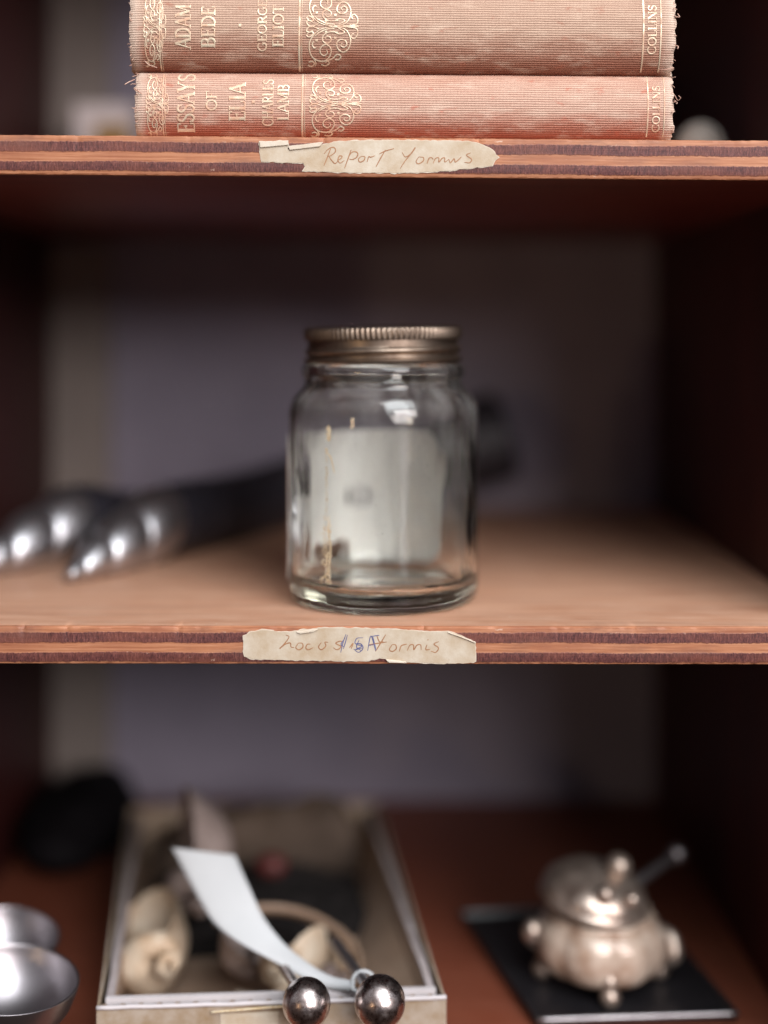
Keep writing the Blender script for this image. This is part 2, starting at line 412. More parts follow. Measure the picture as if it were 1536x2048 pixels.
def shelf(ztop, thick, tilt, seed, topm='top'):
    """a board: local origin on its front top edge; front face grained as plies, arrises worn"""
    mb = MB()
    n = 420
    prof = [(0, 60, 0), (0, 7.0, -2), (0, 2.8, -.3), (0, .6, -2.0), (1, 0, -7.0), (1, 0, -thick*.3), (1, 0, -thick*.5), (1, 0, -thick*.7), (1, 0, -thick+4.5), (1, 1.4, -thick+1.4), (2, 4.5, -thick)]
    rows = []
    for i in range(n+1):
        x = XL + (XR-XL)*i/n
        a = fbm(x*.022, seed)*1.3 + fbm(x*.09, seed+3)*1.0
        b = fbm(x*.02, seed+7)*1.0 + fbm(x*.11, seed+9)*.8
        chip = max(0, fbm(x*.045, seed+20) - .34)*20
        r = [mb.add((x, DB, 0))]
        for k, (g, y, z) in enumerate(prof):
            w = 0
            if 1 <= k <= 4: w = a
            if k >= 8: w = b
            yy = y + (abs(w)*.5 + (chip*.8 if k in (2, 3, 4) else 0) + fbm(x*.15, z*.2, seed)*.6)
            zz = z + w*.6 - (chip*.6 if k in (2, 3) else 0)
            if k == 0: zz = 0; yy = 60
            if k == 1: zz = 0; yy = 7 + abs(w)
            r.append(mb.add((x, yy, zz)))
        r.append(mb.add((x, DB, -thick)))
        rows.append(r)
    m = len(rows[0])
    for i in range(n):
        for j in range(m-1):
            mi = 1 if j <= 1 else (2 if j >= m-2 else 0)
            mb.face((rows[i][j], rows[i][j+1], rows[i+1][j+1], rows[i+1][j]), mi)
    mb.face([r for r in rows[0]], 0); mb.face(list(reversed(rows[-1])), 0)
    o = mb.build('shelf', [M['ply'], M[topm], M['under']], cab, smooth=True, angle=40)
    rel(o, (0, 0, ztop), (0, tilt, 0))
    return o
sh_top = shelf(1371, 80, 0, 31)  # unseen shelf, put in to cast shade on the upper compartment
sh_up = shelf(393, 80, TILT, 11)
sh_mid = shelf(-585, 76, 0.0012, 5)
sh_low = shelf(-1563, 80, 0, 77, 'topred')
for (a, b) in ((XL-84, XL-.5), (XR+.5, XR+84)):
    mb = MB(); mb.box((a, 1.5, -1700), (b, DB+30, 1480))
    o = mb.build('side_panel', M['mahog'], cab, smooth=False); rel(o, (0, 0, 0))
mb = MB(); mb.box((XL, DB+.5, -1700), (XR, DB+26, 1480))
o = mb.build('back_panel', M['back'], cab, smooth=False); rel(o, (0, 0, 0))
for (z0, z1) in ((395, 1280), (-560, 296), (-1560, -664)):
    mb = MB(); mb.box((XL+1, DB-50, z0+6), (XL+192, DB-1, z1))
    o = mb.build('corner_strip', M['warm_strip'], cab, smooth=False); rel(o, (0, 0, 0))  # paler, warmer strip up the left back corner of each compartment

# ------------------------------------------------------------------ paper labels on the shelf edges
def shelf_label(shelf_o, ztop, tilt, outline, ink, blue, folds, seed, label):
    mb = MB()
    Lc = lambda px, py: (px - 768, (HY - py) - ztop + tilt*(px - 768))
    pts = [Lc(*p) for p in outline]
    # densify and roughen the torn outline
    dense = []
    for i in range(len(pts)):
        a, b = Vector(pts[i]), Vector(pts[(i+1) % len(pts)])
        n = max(1, int((b-a).length/5))
        for k in range(n):
            p = a.lerp(b, k/n)
            dense.append(p + Vector((fbm(p.x*.12, p.y*.3, seed)*1.3, fbm(p.x*.13, p.y*.3, seed+5)*1.5)))
    def front(u, v, lift):
        return (u, -1.1 - lift - .35*fbm(u*.03, v*.05, seed), v)
    # solid sheet: front face, side, then a paler torn rim just behind
    def sheet(poly, yoff, mi):
        from mathutils.geometry import tessellate_polygon
        tri = tessellate_polygon([[Vector((p.x, p.y, 0)) for p in poly]])
        ids = [mb.add((p.x, -yoff, p.y)) for p in poly]
        idb = [mb.add((p.x, 1.0, p.y)) for p in poly]
        for a, b, c in tri:
            q = (ids[a], ids[b], ids[c])
            nn = (mb.v[q[1]]-mb.v[q[0]]).cross(mb.v[q[2]]-mb.v[q[0]])
            mb.face(q if nn.y < 0 else q[::-1], mi)
        k = len(poly)
        for i in range(k): mb.face((ids[i], ids[(i+1) % k], idb[(i+1) % k], idb[i]), 1)
    sheet(dense, 1.4, 0)
    cen = sum(dense, Vector((0, 0)))/len(dense)
    rim = []
    k = len(dense)
    for i, p in enumerate(dense):
        t = dense[(i+1) % k] - dense[i-1]
        nrm = Vector((-t.y, t.x)); nrm = nrm.normalized() if nrm.length > 1e-6 else Vector((0, 1))
        if nrm.dot(p - cen) < 0: nrm = -nrm
        rim.append(p + nrm*(max(0, 1.2 + 2.2*fbm(p.x*.07, p.y*.2, seed+11))))
    sheet(rim, .9, 1)
    # folded-over strips of the torn edge
    for f in folds:
        q = [Lc(*p) for p in f]
        rows = []
        for i in range(9):
            t = i/8
            top = Vector(q[0]).lerp(Vector(q[1]), t); bot = Vector(q[3]).lerp(Vector(q[2]), t)
            w = fbm(t*4, seed)*.9
            rows.append([(top.x, -1.2, top.y+w), (top.x, -4.2, top.y-1.5+w), (bot.x, -4.6-w, bot.y+1), (bot.x, -2.2, bot.y-.6+w)])
        mb.grid(rows, 1)
    place = lambda u, v, l: (u, -1.75 - l, v)
    for mi, strokes in ((2, ink), (3, blue)):
        for s in strokes:
            s2 = [Lc(*p) for p in s]
            ribbon(mb, spline([(a, b, 0) for a, b in s2], 6), 2.3 if mi == 2 else 1.9, place, mi, .1, .45)
    o = mb.build('paper_label', [M['label'], M['torn'], M['ink'], M['blue']], shelf_o, smooth=False, label=label)
    return o
z6 = lambda L: [(510 + x/3.072, 265 + y/3.072) for x, y in L]
z8 = lambda L: [(460 + x/2.844, 1230 + y/2.844) for x, y in L]
up_out = [(520,284),(548,283),(576,281),(578,290),(576,299),(610,296),(642,291),(668,284),(690,282),(760,281),(830,281),(900,282),(940,283),(962,288),(985,300),(992,309),(997,314),(990,320),(986,331),(960,335),(900,341),(860,344),(790,346),(730,345),(690,345),(640,343),(606,342),(611,334),(607,326),(560,325),(524,323),(520,310)]
up_ink = [z6(s) for s in (
 [(425,132),(445,108),(472,92),(492,97),(494,120),(470,140),(450,148)], [(467,95),(447,150),(425,205)], [(455,146),(475,175),(494,191),(512,174)],
 [(508,170),(530,160),(536,147),(520,145),(511,170),(525,188),(550,172)],
 [(592,105),(575,155),(552,220)], [(575,150),(600,120),(630,124),(628,150),(602,166),(580,164)],
 [(655,146),(637,164),(646,182),(670,172),(676,150),(655,146)], [(690,182),(700,150),(712,152),(738,143)],
 [(802,108),(772,160),(745,212)], [(765,132),(800,115),(855,99)],
 [(905,122),(925,150),(960,130),(986,92),(952,140),(920,180),(894,222)],
 [(1008,150),(991,178),(1005,193),(1034,176),(1036,155),(1008,150)], [(1058,192),(1070,160),(1085,155),(1097,166)],
 [(1095,191),(1110,160),(1130,157),(1131,182),(1150,160),(1166,157),(1167,182),(1192,165)],
 [(1192,165),(1202,186),(1224,162),(1232,182),(1258,162),(1268,150)],
 [(1326,125),(1300,140),(1331,165),(1320,186),(1288,184)])]
lab_up = shelf_label(sh_up, 393, TILT, up_out, up_ink, [], [[(520,283),(577,281),(577,291),(521,296)], [(577,292),(646,284),(640,294),(580,301)]], 3, 'torn cream label handwritten Report forms')
lo_out = z8([(78,120),(110,100),(180,86),(230,86),(290,97),(350,95),(400,86),(440,82),(520,73),(700,75),(900,80),(1060,90),(1150,95),(1240,92),(1300,110),(1396,155),(1398,262),(1380,272),(1250,275),(1130,270),(1000,268),(900,267),(885,250),(850,245),(790,257),(690,262),(500,258),(300,255),(130,250),(80,235)])
lo_ink = [z8(s) for s in (
 [(318,112),(336,125),(305,168),(283,190),(312,166),(343,158),(348,180),(366,184)],
 [(390,158),(375,184),(394,196),(415,181),(411,160),(390,158)], [(458,164),(440,166),(432,186),(446,196),(474,184)],
 [(520,155),(504,180),(520,196),(545,176),(540,154),(558,154)],
 [(588,184),(610,196),(632,178),(602,160),(624,148),(640,150)], [(690,190),(700,160),(680,185)],
 [(835,115),(850,150),(872,150)], [(886,110),(856,160),(828,206)], [(790,168),(840,160),(892,152)],
 [(922,168),(907,195),(924,206),(946,190),(941,168),(922,168)], [(963,206),(975,174),(1006,164)],
 [(1008,201),(1024,170),(1044,170),(1046,196),(1064,170),(1085,170),(1087,196)], [(1120,168),(1114,195),(1138,194)], [(1124,138),(1128,142)],
 [(1188,150),(1160,164),(1186,186),(1170,211),(1143,204)])]
lo_blue = [z8(s) for s in ([(660,108),(642,160),(630,212)], [(668,112),(655,160),(645,192)], [(655,130),(632,165),(650,180)],
 [(757,128),(722,132),(712,160),(744,163),(757,188),(732,211),(704,192)], [(716,166),(750,176),(714,196),(760,184)], [(735,140),(720,180),(745,200)],
 [(783,202),(802,118),(828,202)], [(788,172),(822,166)], [(806,120),(850,114)], [(812,120),(822,160),(832,200)])]
lab_lo = shelf_label(sh_mid, -585, 0.0012, lo_out, lo_ink, lo_blue, [z8([(380,92),(500,76),(470,96),(400,106)]), z8([(1240,94),(1396,150),(1392,158),(1300,120)]), z8([(890,250),(1000,262),(1005,272),(905,270)])], 8, 'torn cream label handwritten Loco Forms with blue overwriting')

# ------------------------------------------------------------------ serif lettering
def arc(cx, cy, rx, ry, a0, a1, n=14):
    return [(cx + rx*math.cos(math.radians(a0 + (a1-a0)*i/n)), cy + ry*math.sin(math.radians(a0 + (a1-a0)*i/n))) for i in range(n+1)]
T, S = .17, .075
def ser(x, y, w=.26): return (S, [(x-w/2, y), (x+w/2, y)])
GL = {
 'A': (.80, [(S, [(.08,0),(.40,1)]), (T, [(.40,1),(.72,0)]), (S, [(.20,.34),(.60,.34)]), ser(.08,.03), ser(.72,.03)]),
 'B': (.68, [(T, [(.16,0),(.16,1)]), (S, [(.04,.97),(.36,.97)]), (S, [(.04,.03),(.38,.03)]), (S, [(.16,.53),(.38,.53)]), (.12, arc(.36,.75,.19,.22,90,-90)), (.14, arc(.38,.28,.22,.25,90,-90))]),
 'C': (.74, [(.13, arc(.42,.5,.34,.47,50,310,24)), (S, [(.66,.72),(.66,.95)]), (S, [(.66,.28),(.66,.08)])]),
 'D': (.80, [(T, [(.16,0),(.16,1)]), (S, [(.04,.97),(.34,.97)]), (S, [(.04,.03),(.34,.03)]), (.14, arc(.32,.5,.38,.47,90,-90,20))]),
 'E': (.64, [(T, [(.16,0),(.16,1)]), (S, [(.04,.97),(.56,.97)]), (S, [(.04,.03),(.58,.03)]), (S, [(.16,.52),(.42,.52)]), (S, [(.56,.97),(.56,.78)]), (S, [(.58,.03),(.58,.25)]), (S, [(.42,.42),(.42,.62)])]),
 'F': (.60, [(T, [(.16,0),(.16,1)]), (S, [(.04,.97),(.54,.97)]), (S, [(.16,.52),(.40,.52)]), (S, [(.54,.97),(.54,.76)]), (S, [(.40,.42),(.40,.62)]), ser(.16,.03)]),
 'G': (.80, [(.13, arc(.42,.5,.34,.47,50,320,24)), (S, [(.66,.72),(.66,.95)]), (T*.9, [(.66,.08),(.66,.42)]), ser(.64,.42)]),
 'H': (.84, [(T, [(.16,0),(.16,1)]), (T, [(.68,0),(.68,1)]), (S, [(.16,.52),(.68,.52)]), ser(.16,.03), ser(.16,.97), ser(.68,.03), ser(.68,.97)]),
 'I': (.36, [(T, [(.18,0),(.18,1)]), ser(.18,.03), ser(.18,.97)]),
 'L': (.62, [(T, [(.16,0),(.16,1)]), ser(.16,.97), (S, [(.04,.03),(.56,.03)]), (S, [(.56,.03),(.56,.27)])]),
 'M': (.98, [(S, [(.14,0),(.14,1)]), (T, [(.14,1),(.48,.08)]), (S, [(.48,.08),(.82,1)]), (T, [(.82,0),(.82,1)]), ser(.14,.03,.22), ser(.82,.03), ser(.10,.97,.2), ser(.86,.97,.2)]),
 'N': (.86, [(S, [(.15,0),(.15,1)]), (T, [(.15,1),(.70,0)]), (S, [(.70,0),(.70,1)]), ser(.15,.03,.22), ser(.12,.97,.2), ser(.70,.97,.22)]),
 'O': (.84, [(.13, arc(.42,.5,.34,.46,0,360,32))]),
 'R': (.74, [(T, [(.16,0),(.16,1)]), (S, [(.04,.97),(.36,.97)]), (S, [(.16,.50),(.36,.50)]), (.13, arc(.36,.735,.20,.235,90,-90)), (.14, [(.36,.50),(.66,.02)]), ser(.16,.03), ser(.66,.03,.16)]),
 'S': (.60, [(.12, arc(.30,.74,.20,.22,30,200,14) + [(.30,.52)] + arc(.30,.27,.22,.24,60,-150,16)), (S, [(.50,.72),(.50,.95)]), (S, [(.08,.28),(.08,.05)])]),
 'T': (.70, [(T, [(.35,0),(.35,1)]), (S, [(.04,.97),(.66,.97)]), (S, [(.04,.97),(.04,.74)]), (S, [(.66,.97),(.66,.74)]), ser(.35,.03)]),
 'Y': (.76, [(T, [(.10,1),(.38,.48)]), (S, [(.38,.48),(.66,1)]), (T, [(.38,.5),(.38,0)]), ser(.10,.97), ser(.66,.97,.22), ser(.38,.03)]),
}
def text_up(mb, word, xl, xr, ylo, yhi, place):
    """letters read upwards: cap tops at xl, feet at xr, the word from ylo (bottom) to yhi, in the picture's rows"""
    cap = xr - xl
    adv = sum(GL[c][0] for c in word)
    k = (ylo - yhi)/adv
    pos = 0
    for c in word:
        w, strokes = GL[c]
        for (sw, pts) in strokes:
            q = []
            for i in range(len(pts)-1):
                (x0, y0), (x1, y1) = pts[i], pts[i+1]
                n = 8 if len(pts) == 2 else 2
                for j in range(n): q.append((x0+(x1-x0)*j/n, y0+(y1-y0)*j/n))
            q.append(pts[-1])
            q = [(xr - y*cap, ylo - (pos + x)*k) for x, y in q]
            ribbon(mb, q, sw*(cap*.5 + k*.5)*1.05, place, 0, .5)
        pos += w

# scroll ornament, traced as strokes (x, dy from the middle line), lower half; the upper half mirrors it
SCROLL = [
 [(960,-5),(800,40),(712,140),(700,240),(742,325),(845,352),(910,300),(920,228),(870,186),(816,220),(812,270),(850,298),(884,272),(876,240)],
 [(960,5),(1060,28),(1108,88),(1122,168),(1092,240),(1040,262),(992,230),(980,172),(1020,136),(1070,150),(1082,192),(1052,216),(1022,196),(1040,170)],
 [(1000,62),(905,58),(842,98),(838,150),(880,176),(920,150),(912,112),(876,104),(862,130)],
 [(955,0),(1100,4),(1205,2)], [(1100,10),(1182,24),(1192,82),(1162,126),(1130,112),(1140,80),(1160,84)],
 [(960,20),(880,30),(800,66),(760,100)], [(1000,20),(1060,60),(1010,80),(960,60)],
 [(800,30),(720,-2),(680,20),(672,50),(700,60),(740,40)], [(668,92),(700,60),(740,66),(720,100),(690,110),(668,92)],
 [(742,150),(730,190),(748,222),(770,214)],
 [(742,322),(764,368),(756,398)], [(680,390),(722,400),(748,372),(724,352),(690,362)], [(820,384),(868,392),(902,370),(884,350),(862,362)],
 [(852,352),(930,330),(985,286),(1022,306),(1000,336),(962,336)],
]
DOTS = [(775,144), (966,120), (872,60)]
def ornament(mb, x0, kx, mid, ky, place, w=2.6):
    for sgn in (1, -1):
        for s in SCROLL:
            pts = spline([(x0 + (x-655)/5.12*kx, mid + sgn*dy/5.12*ky, 0) for x, dy in s], 7)
            ribbon(mb, pts, w, place, 0, .5, .35)
        for x, dy in DOTS:
            cx, cy = x0 + (x-655)/5.12*kx, mid + sgn*dy/5.12*ky
            ribbon(mb, [(cx-2.4, cy), (cx, cy), (cx+2.4, cy)], 5.0, place, 0, .5)

# ------------------------------------------------------------------ books
def book(label, gm, zc_px, H, bulge, x0, x1, cloth, lines, words, dots, orn, strip, seed, yfront):
    """zc_px: picture row of the spine's middle at x=768"""
    zc = HY - zc_px
    z_here = zc
    root = thing('book', label, 'book', (0, 0, z_here), (0, TILT, 0), group='old clothbound books stacked on the upper shelf')
    DEP = 700
    xa, xb = x0 - 768, x1 - 768
    def ysp(z):
        t = min(1, abs(z)/H)
        return yfront + bulge*(1 - math.sqrt(max(0, 1 - t**2.1)))
    # cover: boards and rounded spine as one U-shaped sheet, 2.6 mm thick
    ns = 44
    zs = [H*math.sin(PI/2*(-1 + 2*i/ns)) for i in range(ns+1)]
    outer = [(DEP, -H)] + [(DEP*(1-i/6) + (yfront+bulge)*i/6 , -H) for i in range(1, 6)] + [(ysp(z), z) for z in zs] + [(DEP*i/6 + (yfront+bulge)*(1-i/6), H) for i in range(1, 6)] + [(DEP, H)]
    th = 15
    inner = []
    for (y, z) in outer:
        zi = max(-H+th, min(H-th, z)); yi = y if y > yfront+bulge+th else max(y, ysp(max(-H, min(H, z)))) + th
        inner.append((yi, zi))
    # arc length in mm measured from the middle of the spine
    al = [0]
    for a, b in zip(outer, outer[1:]): al.append(al[-1] + math.hypot(b[0]-a[0], b[1]-a[1])*.15)
    mid = al[len(al)//2]; al = [a - mid for a in al]
    mb = MB(); nx = 240
    rows_o = []; rows_i = []
    for i in range(nx+1):
        f = i/nx; x = xa + (xb-xa)*f
        ro = []; ri = []
        for k, ((y, z), (yi, zi)) in enumerate(zip(outer, inner)):
            # frayed, uneven ends
            e = 0
            if i < 2 or i > nx-2:
                e = 5.0*fbm(k*.45, seed, i*.01) + 3.4*fbm(k*1.7, seed+4)
            xx = x + e
            s = 1 if i < nx/2 else -1
            wob = .9*fbm(x*.012, z*.03, seed) + .35*fbm(x*.07, z*.05, seed+2)
            zz = z + (1.3*fbm(x*.01, seed+8) if abs(z) > H*.8 else 0)
            # the cap of the spine is dented and rounded over at its ends
            dend = min(i, nx-i)/nx*(xb-xa)
            cap = max(0, 1 - dend/14)**2*5
            ro.append(mb.add((xx, y + wob + cap, zz*(1 - .012*max(0, 1-dend/10))), ((x)*.15, al[k])))
            ri.append(mb.add((xx, yi, zi), ((x)*.15, al[k])))
        rows_o.append(ro); rows_i.append(ri)
    mb.grid(rows_o); mb.grid([list(reversed(r)) for r in rows_i])
    for r in (0, -1):
        a, b = rows_o[r], rows_i[r]
        for k in range(len(a)-1): mb.face((a[k], b[k], b[k+1], a[k+1]) if r == 0 else (a[k], a[k+1], b[k+1], b[k]))
    for k in (0, -1):
        for i in range(nx): mb.face((rows_o[i][k], rows_o[i+1][k], rows_i[i+1][k], rows_i[i][k]))
    mb.build('cover', cloth, root, smooth=True, angle=50)
    mb = MB(); mb.box((xa+14, yfront+bulge+th+3, -H+th+.6), (xb-14, DEP-14, H-th-.6))
    mb.build('page_block', M['pages'], root, smooth=False)
    # gilding
    def place(px, py, lift):
        x = px - 768; z = (HY - py) - z_here + TILT*x
        zc2 = max(-H*.995, min(H*.995, z))
        return (x, ysp(zc2) - .95 - lift + .9*fbm(x*.012, z*.03, seed), zc2)
    mid_row = zc_px
    for (x, w) in lines:
        mb = MB()
        ribbon(mb, [(x, mid_row - H*.985 + 2*H*.985*i/60) for i in range(61)], w, place, 0, .4)
        mb.build('gilt_rule', M[gm], root)
    for wd in words:
        mb = MB(); text_up(mb, *wd, place); mb.build('gilt_word', M[gm], root)
    for (x, y) in dots:
        mb = MB(); ribbon(mb, [(x-3, y), (x, y), (x+3, y)], 6.5, place, 0, .6); mb.build('gilt_dot', M[gm], root)
    mb = MB(); ornament(mb, orn[0], 1.0, orn[1], orn[2], place, 2.7); mb.build('gilt_ornament', M[gm], root)
    mb = MB(); ornament(mb, strip[0], .43, orn[1], orn[2], place, 2.2); mb.build('gilt_ornament', M[gm], root)
    # loose threads at the frayed ends
    ends = {False: MB(), True: MB()}; rnd = random.Random(seed)
    for k in range(24):
        right = rnd.random() < .5; mb = ends[right]
        z = rnd.uniform(-.97, .97)*H
        x = (xb if right else xa); s = 1 if right else -1
        y = ysp(z) + rnd.uniform(-1, 6)
        L = rnd.choice((3, 4, 5, 7, 9)) ; a = rnd.uniform(-1.2, 1.2)
        p0 = Vector((x - s*rnd.uniform(1, 8), y-1.0, z)); p2 = p0 + Vector((s*L*math.cos(a)*1.2, -rnd.uniform(0, 3), L*math.sin(a)))
        p1 = p0.lerp(p2, .5) + Vector((0, -1.2, rnd.uniform(-2, 2)))
        mb.tube(spline([p0, p1, p2], 4), rnd.uniform(.35, .8), 5)
    for (pts, r) in strip[1]:
        ends[pts[0][0] > 768].tube(spline([Vector((px-768, ysp(0) + yo, (HY-py) - z_here + TILT*(px-768))) for px, py, yo in pts], 6), r, 6)
    for mb in ends.values(): mb.build('frayed_thread', M['thread'], root)
    return root

book('thin pink red clothbound book lettered Essays of Elia, lowest on the upper shelf', 'gilt_dull', 207.6, 64.5, 30, 268, 1350, M['cloth_b'],
     [(324, 2.4), (328.5, 1.2), (604, 4.0), (609, 1.3), (1297, 2.6), (1330, 2.0)],
     [('ESSAYS', 353, 388, 263, 143), ('OF', 411, 433, 221, 181), ('ELIA', 457, 490, 241, 164), ('CHARLES', 524, 546, 251, 156), ('LAMB', 554, 577, 240, 167), ('COLLINS', 1306, 1321, 263, 169)],
     [(506, 203)], (616, 207, .80), (290, [([(268,158,0),(258,164,-6),(250,170,-10)], .9), ([(1350,188,2),(1356,200,-2),(1361,196,-6),(1357,191,-4)], .6), ([(1349,199,0),(1355,205,-3),(1352,208,-6)], .5), ([(268,176,-2),(276,182,-4),(284,188,-3)], .9)]), 21, 5)
book('thick tan red clothbound book lettered Adam Bede, lying on the thinner one', 'gilt', 47.5, 93.5, 44, 258, 1352, M['cloth_a'],
     [(319, 2.6), (323, 1.1), (598.5, 4.0), (603.5, 1.3), (1287, 3.2), (1322, 2.6)],
     [('ADAM', 350, 381, 97, 9), ('BEDE', 402, 430, 95, 12), ('GEORGE', 515, 533, 102, -2), ('ELIOT', 545, 567, 94, 9), ('COLLINS', 1296, 1313, 108, 9)],
     [(480, 51)], (610, 53, .97), (286, [([(290,122,-2),(300,131,-6),(316,137,-8)], .8), ([(1350,33,0),(1358,35,-4),(1354,28,-4)], 1.0), ([(1350,90,0),(1356,94,-4),(1354,99,-6)], 1.0), ([(1318,138,2),(1330,140,-4),(1348,136,-2)], .9)]), 43, 0)

# ------------------------------------------------------------------ things at the back of the upper shelf
def up_z(x): return 393 - TILT*x
p = P(206, 232, 1500)
root = thing('carton', 'small pale card box with an ochre printed front, far back behind the books', 'box', (p.x, 1500, up_z(p.x)))
h = P(206, 207, 1500).z - up_z(p.x)
mb = MB(); mb.box((-88, 0, .3), (88, 120, h)); o = mb.build('carton_body', M['card'], root, smooth=False)
mb = MB(); mb.box((-26, -2, h*.12), (82, .5, h*.80)); mb.build('printed_panel', M['ochre'], root, smooth=False)
p = P(1400, 262, 700)
root = thing('pebble', 'smooth pale rounded stone at the back of the upper shelf beside the book ends', 'stone', (p.x, 700, up_z(p.x)))
h = P(1400, 243, 700).z - up_z(p.x)
mb = MB(); mb.ball((0, 0, h/2+.3), h/2, 32, 0, .86, .8, 1); mb.build('stone_body', M['stone'], root)

# ------------------------------------------------------------------ jar
mm = 1/.15
JD = 285.0
ZS = -585.0
jar = thing('glass_jar', 'empty clear glass jar with brass coloured screw lid, alone on the middle shelf', 'jar', (-1.5/.15*.166, JD, ZS + .4))
def jar_prof():
    o = [(0.05, .9), (12, .7), (22, .35), (26.5, 0), (28.6, .25), (30.0, 1.2), (30.9, 2.8), (31.3, 5.2), (31.4, 9), (31.5, 30), (31.5, 50), (31.45, 57.5), (31.3, 61.8), (30.85, 64.4), (29.9, 66.5), (28.5, 68.2), (27.1, 69.5), (26.3, 70.6), (26.1, 72.0), (26.3, 73.0), (26.7, 73.6), (27.1, 74.8), (27.1, 76.2), (26.6, 77.3), (25.4, 77.9), (24.4, 78.3), (24.3, 80), (24.3, 87.4), (24.0, 88.2), (23.2, 88.4)]
    i = [(22.4, 88), (22.2, 86), (22.2, 76), (22.6, 72.0), (23.8, 69.2), (26.0, 66.9), (27.8, 64.2), (28.7, 60.8), (28.95, 56), (29.05, 50), (29.05, 30), (28.9, 12), (28.2, 8.6), (26.5, 6.6), (23.5, 5.6), (16, 5.0), (8, 5.2), (0.05, 5.4)]
    return o + i
def refine(pr, n=4):
    return [(max(.02, p.x), p.y) for p in spline([(a, b, 0) for a, b in pr], n)]
mb = MB()
pr = [(r*mm, z*mm) for r, z in refine(jar_prof(), 4)]
ids = mb.lathe(pr, 128)
mb.face(list(reversed(ids[0]))); mb.face(ids[-1])
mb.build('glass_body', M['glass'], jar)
# lid: knurled band, sloping screw thread, rolled rim
mb = MB()
def lid_r(t, r, z):
    zz = z/mm
    if zz < 0: return r
    if zz > 7.4 and zz < 11.3: r = r + (.22*mm)*math.cos(96*t)*min(1, (zz-7.4)/.6, (11.3-zz)/.5)
    elif 1.6 < zz <= 7.4 and r > 23.5*mm:
        # one rolled turn of thread that climbs round the lid
        c = 3.9 + 1.5*(((t + PI*.5 + PI) % (2*PI))/(2*PI) - .5)
        u = (zz - c)/1.25
        r = r - .75*mm + 1.05*mm*max(0, 1 - u*u)
    return r
prof = [(24.6, .2), (25.9, 0), (26.25, .5), (26.25, 1.2), (25.8, 1.7)] + [(25.6, 1.8 + 5.6*i/26) for i in range(27)] + [(25.75, 7.6), (25.9, 8.2), (25.9, 10.4), (25.8, 11.0), (25.2, 11.5), (24.4, 11.6), (23.2, 11.25), (12, 11.2), (.05, 11.2), (.05, 10.7), (24.4, 10.6), (24.6, 10), (24.6, .2)]
ids = mb.lathe([(r*mm, z*mm) for r, z in prof], 768, rf=lid_r)
mb.face(ids[-5]) 
lid = mb.build('screw_lid', M['brass'], jar, angle=45)
lid.location = Vector((0, 0, 78.4*mm))*U; lid.rotation_euler = (0, -.016, 0)
# paper label stuck to the outside at the back, bottom corner torn away
RL = 31.62*mm
def jl(a, z, off=0.0):   # a: degrees, 0 = straight back, + towards the right
    r = RL + off
    return (r*math.sin(math.radians(a)), r*math.cos(math.radians(a)), z*mm)
mb = MB()
a0, a1, zb, zt, cr = -104.0, 43.5, 6.6, 54.5, 9.5
na, nz = 118, 64
def inside(a, z):
    x = a*31.6*PI/180; xl, xr = a0*31.6*PI/180, a1*31.6*PI/180
    dx = max(xl+cr-x, x-(xr-cr), 0); dz = max(zb+cr-z, z-(zt-cr), 0)
    if dx > 0 and dz > 0 and math.hypot(dx, dz) > cr: return False
    j = 1.4*fbm(a*.35, z*.4, 2.0)
    if -52 + 3*j < a < -27 + 1.5*j and z < 15 + 1.6*fbm(a*.5, 3): return False
    if -80 + 5*j < a < -64 + 4*j and (z < 22 + 4*j or 33 < z): return False
    return True
vid = {}
def gv(i, k, s):
    key = (i, k, s)
    if key not in vid: vid[key] = mb.add(jl(a0 + (a1-a0)*i/na, zb + (zt-zb)*k/nz, 1.0*s))
    return vid[key]
cells = set((i, k) for i in range(na) for k in range(nz) if inside(a0 + (a1-a0)*(i+.5)/na, zb + (zt-zb)*(k+.5)/nz))
for (i, k) in cells:
    for s in (0, 1):
        q = [gv(i, k, s), gv(i+1, k, s), gv(i+1, k+1, s), gv(i, k+1, s)]
        mb.face(q if s == 0 else q[::-1])
    for (di, dk, e) in ((1, 0, ((1,0),(1,1))), (-1, 0, ((0,1),(0,0))), (0, 1, ((1,1),(0,1))), (0, -1, ((0,0),(1,0)))):
        if (i+di, k+dk) not in cells:
            (p0, p1) = e
            mb.face((gv(i+p0[0], k+p0[1], 0), gv(i+p0[0], k+p0[1], 1), gv(i+p1[0], k+p1[1], 1), gv(i+p1[0], k+p1[1], 0)))
mb.build('jar_label', M['jarlabel'], jar, smooth=False, label='white paper label with torn bottom corner, seen through the glass')
# old gold line on the front of the glass
def jf(px, py):          # place on the front of the jar
    k = (D + JD - 150)/D
    x = (px - 768)*k + 1.7; z = (HY - py)*k - ZS
    r = 31.47*mm + .8
    return Vector((x, -math.sqrt(max(1, r*r - x*x)), z))
mb = MB(); rnd = random.Random(5)
def flake(px, py, s):
    n = 5; q = []
    for k in range(n):
        a = 2*PI*k/n + rnd.uniform(-.4, .4); rr = s*rnd.uniform(.6, 1.2)
        q.append(mb.add(jf(px + rr*math.cos(a), py + rr*1.4*math.sin(a))))
    mb.face(q[::-1])
for k in range(420):
    y = rnd.choice((rnd.uniform(1100, 1165), rnd.uniform(1100, 1158), rnd.uniform(851, 880), rnd.uniform(1030, 1110), rnd.uniform(1030, 1110), rnd.uniform(895, 1030), rnd.uniform(895, 1030)))
    xx = 653 + (5 if y > 1030 else 0)*rnd.uniform(-1.7, 2.0) + rnd.uniform(-2.5, 2.5)
    if 880 < y < 1030: xx = 654 + rnd.uniform(-2.5, 2.5)
    if y < 890: xx = 658 + rnd.uniform(-4, 4)
    flake(xx, y, rnd.uniform(.7, 2.0) if not 900 < y < 1030 else rnd.uniform(.5, 1.1))
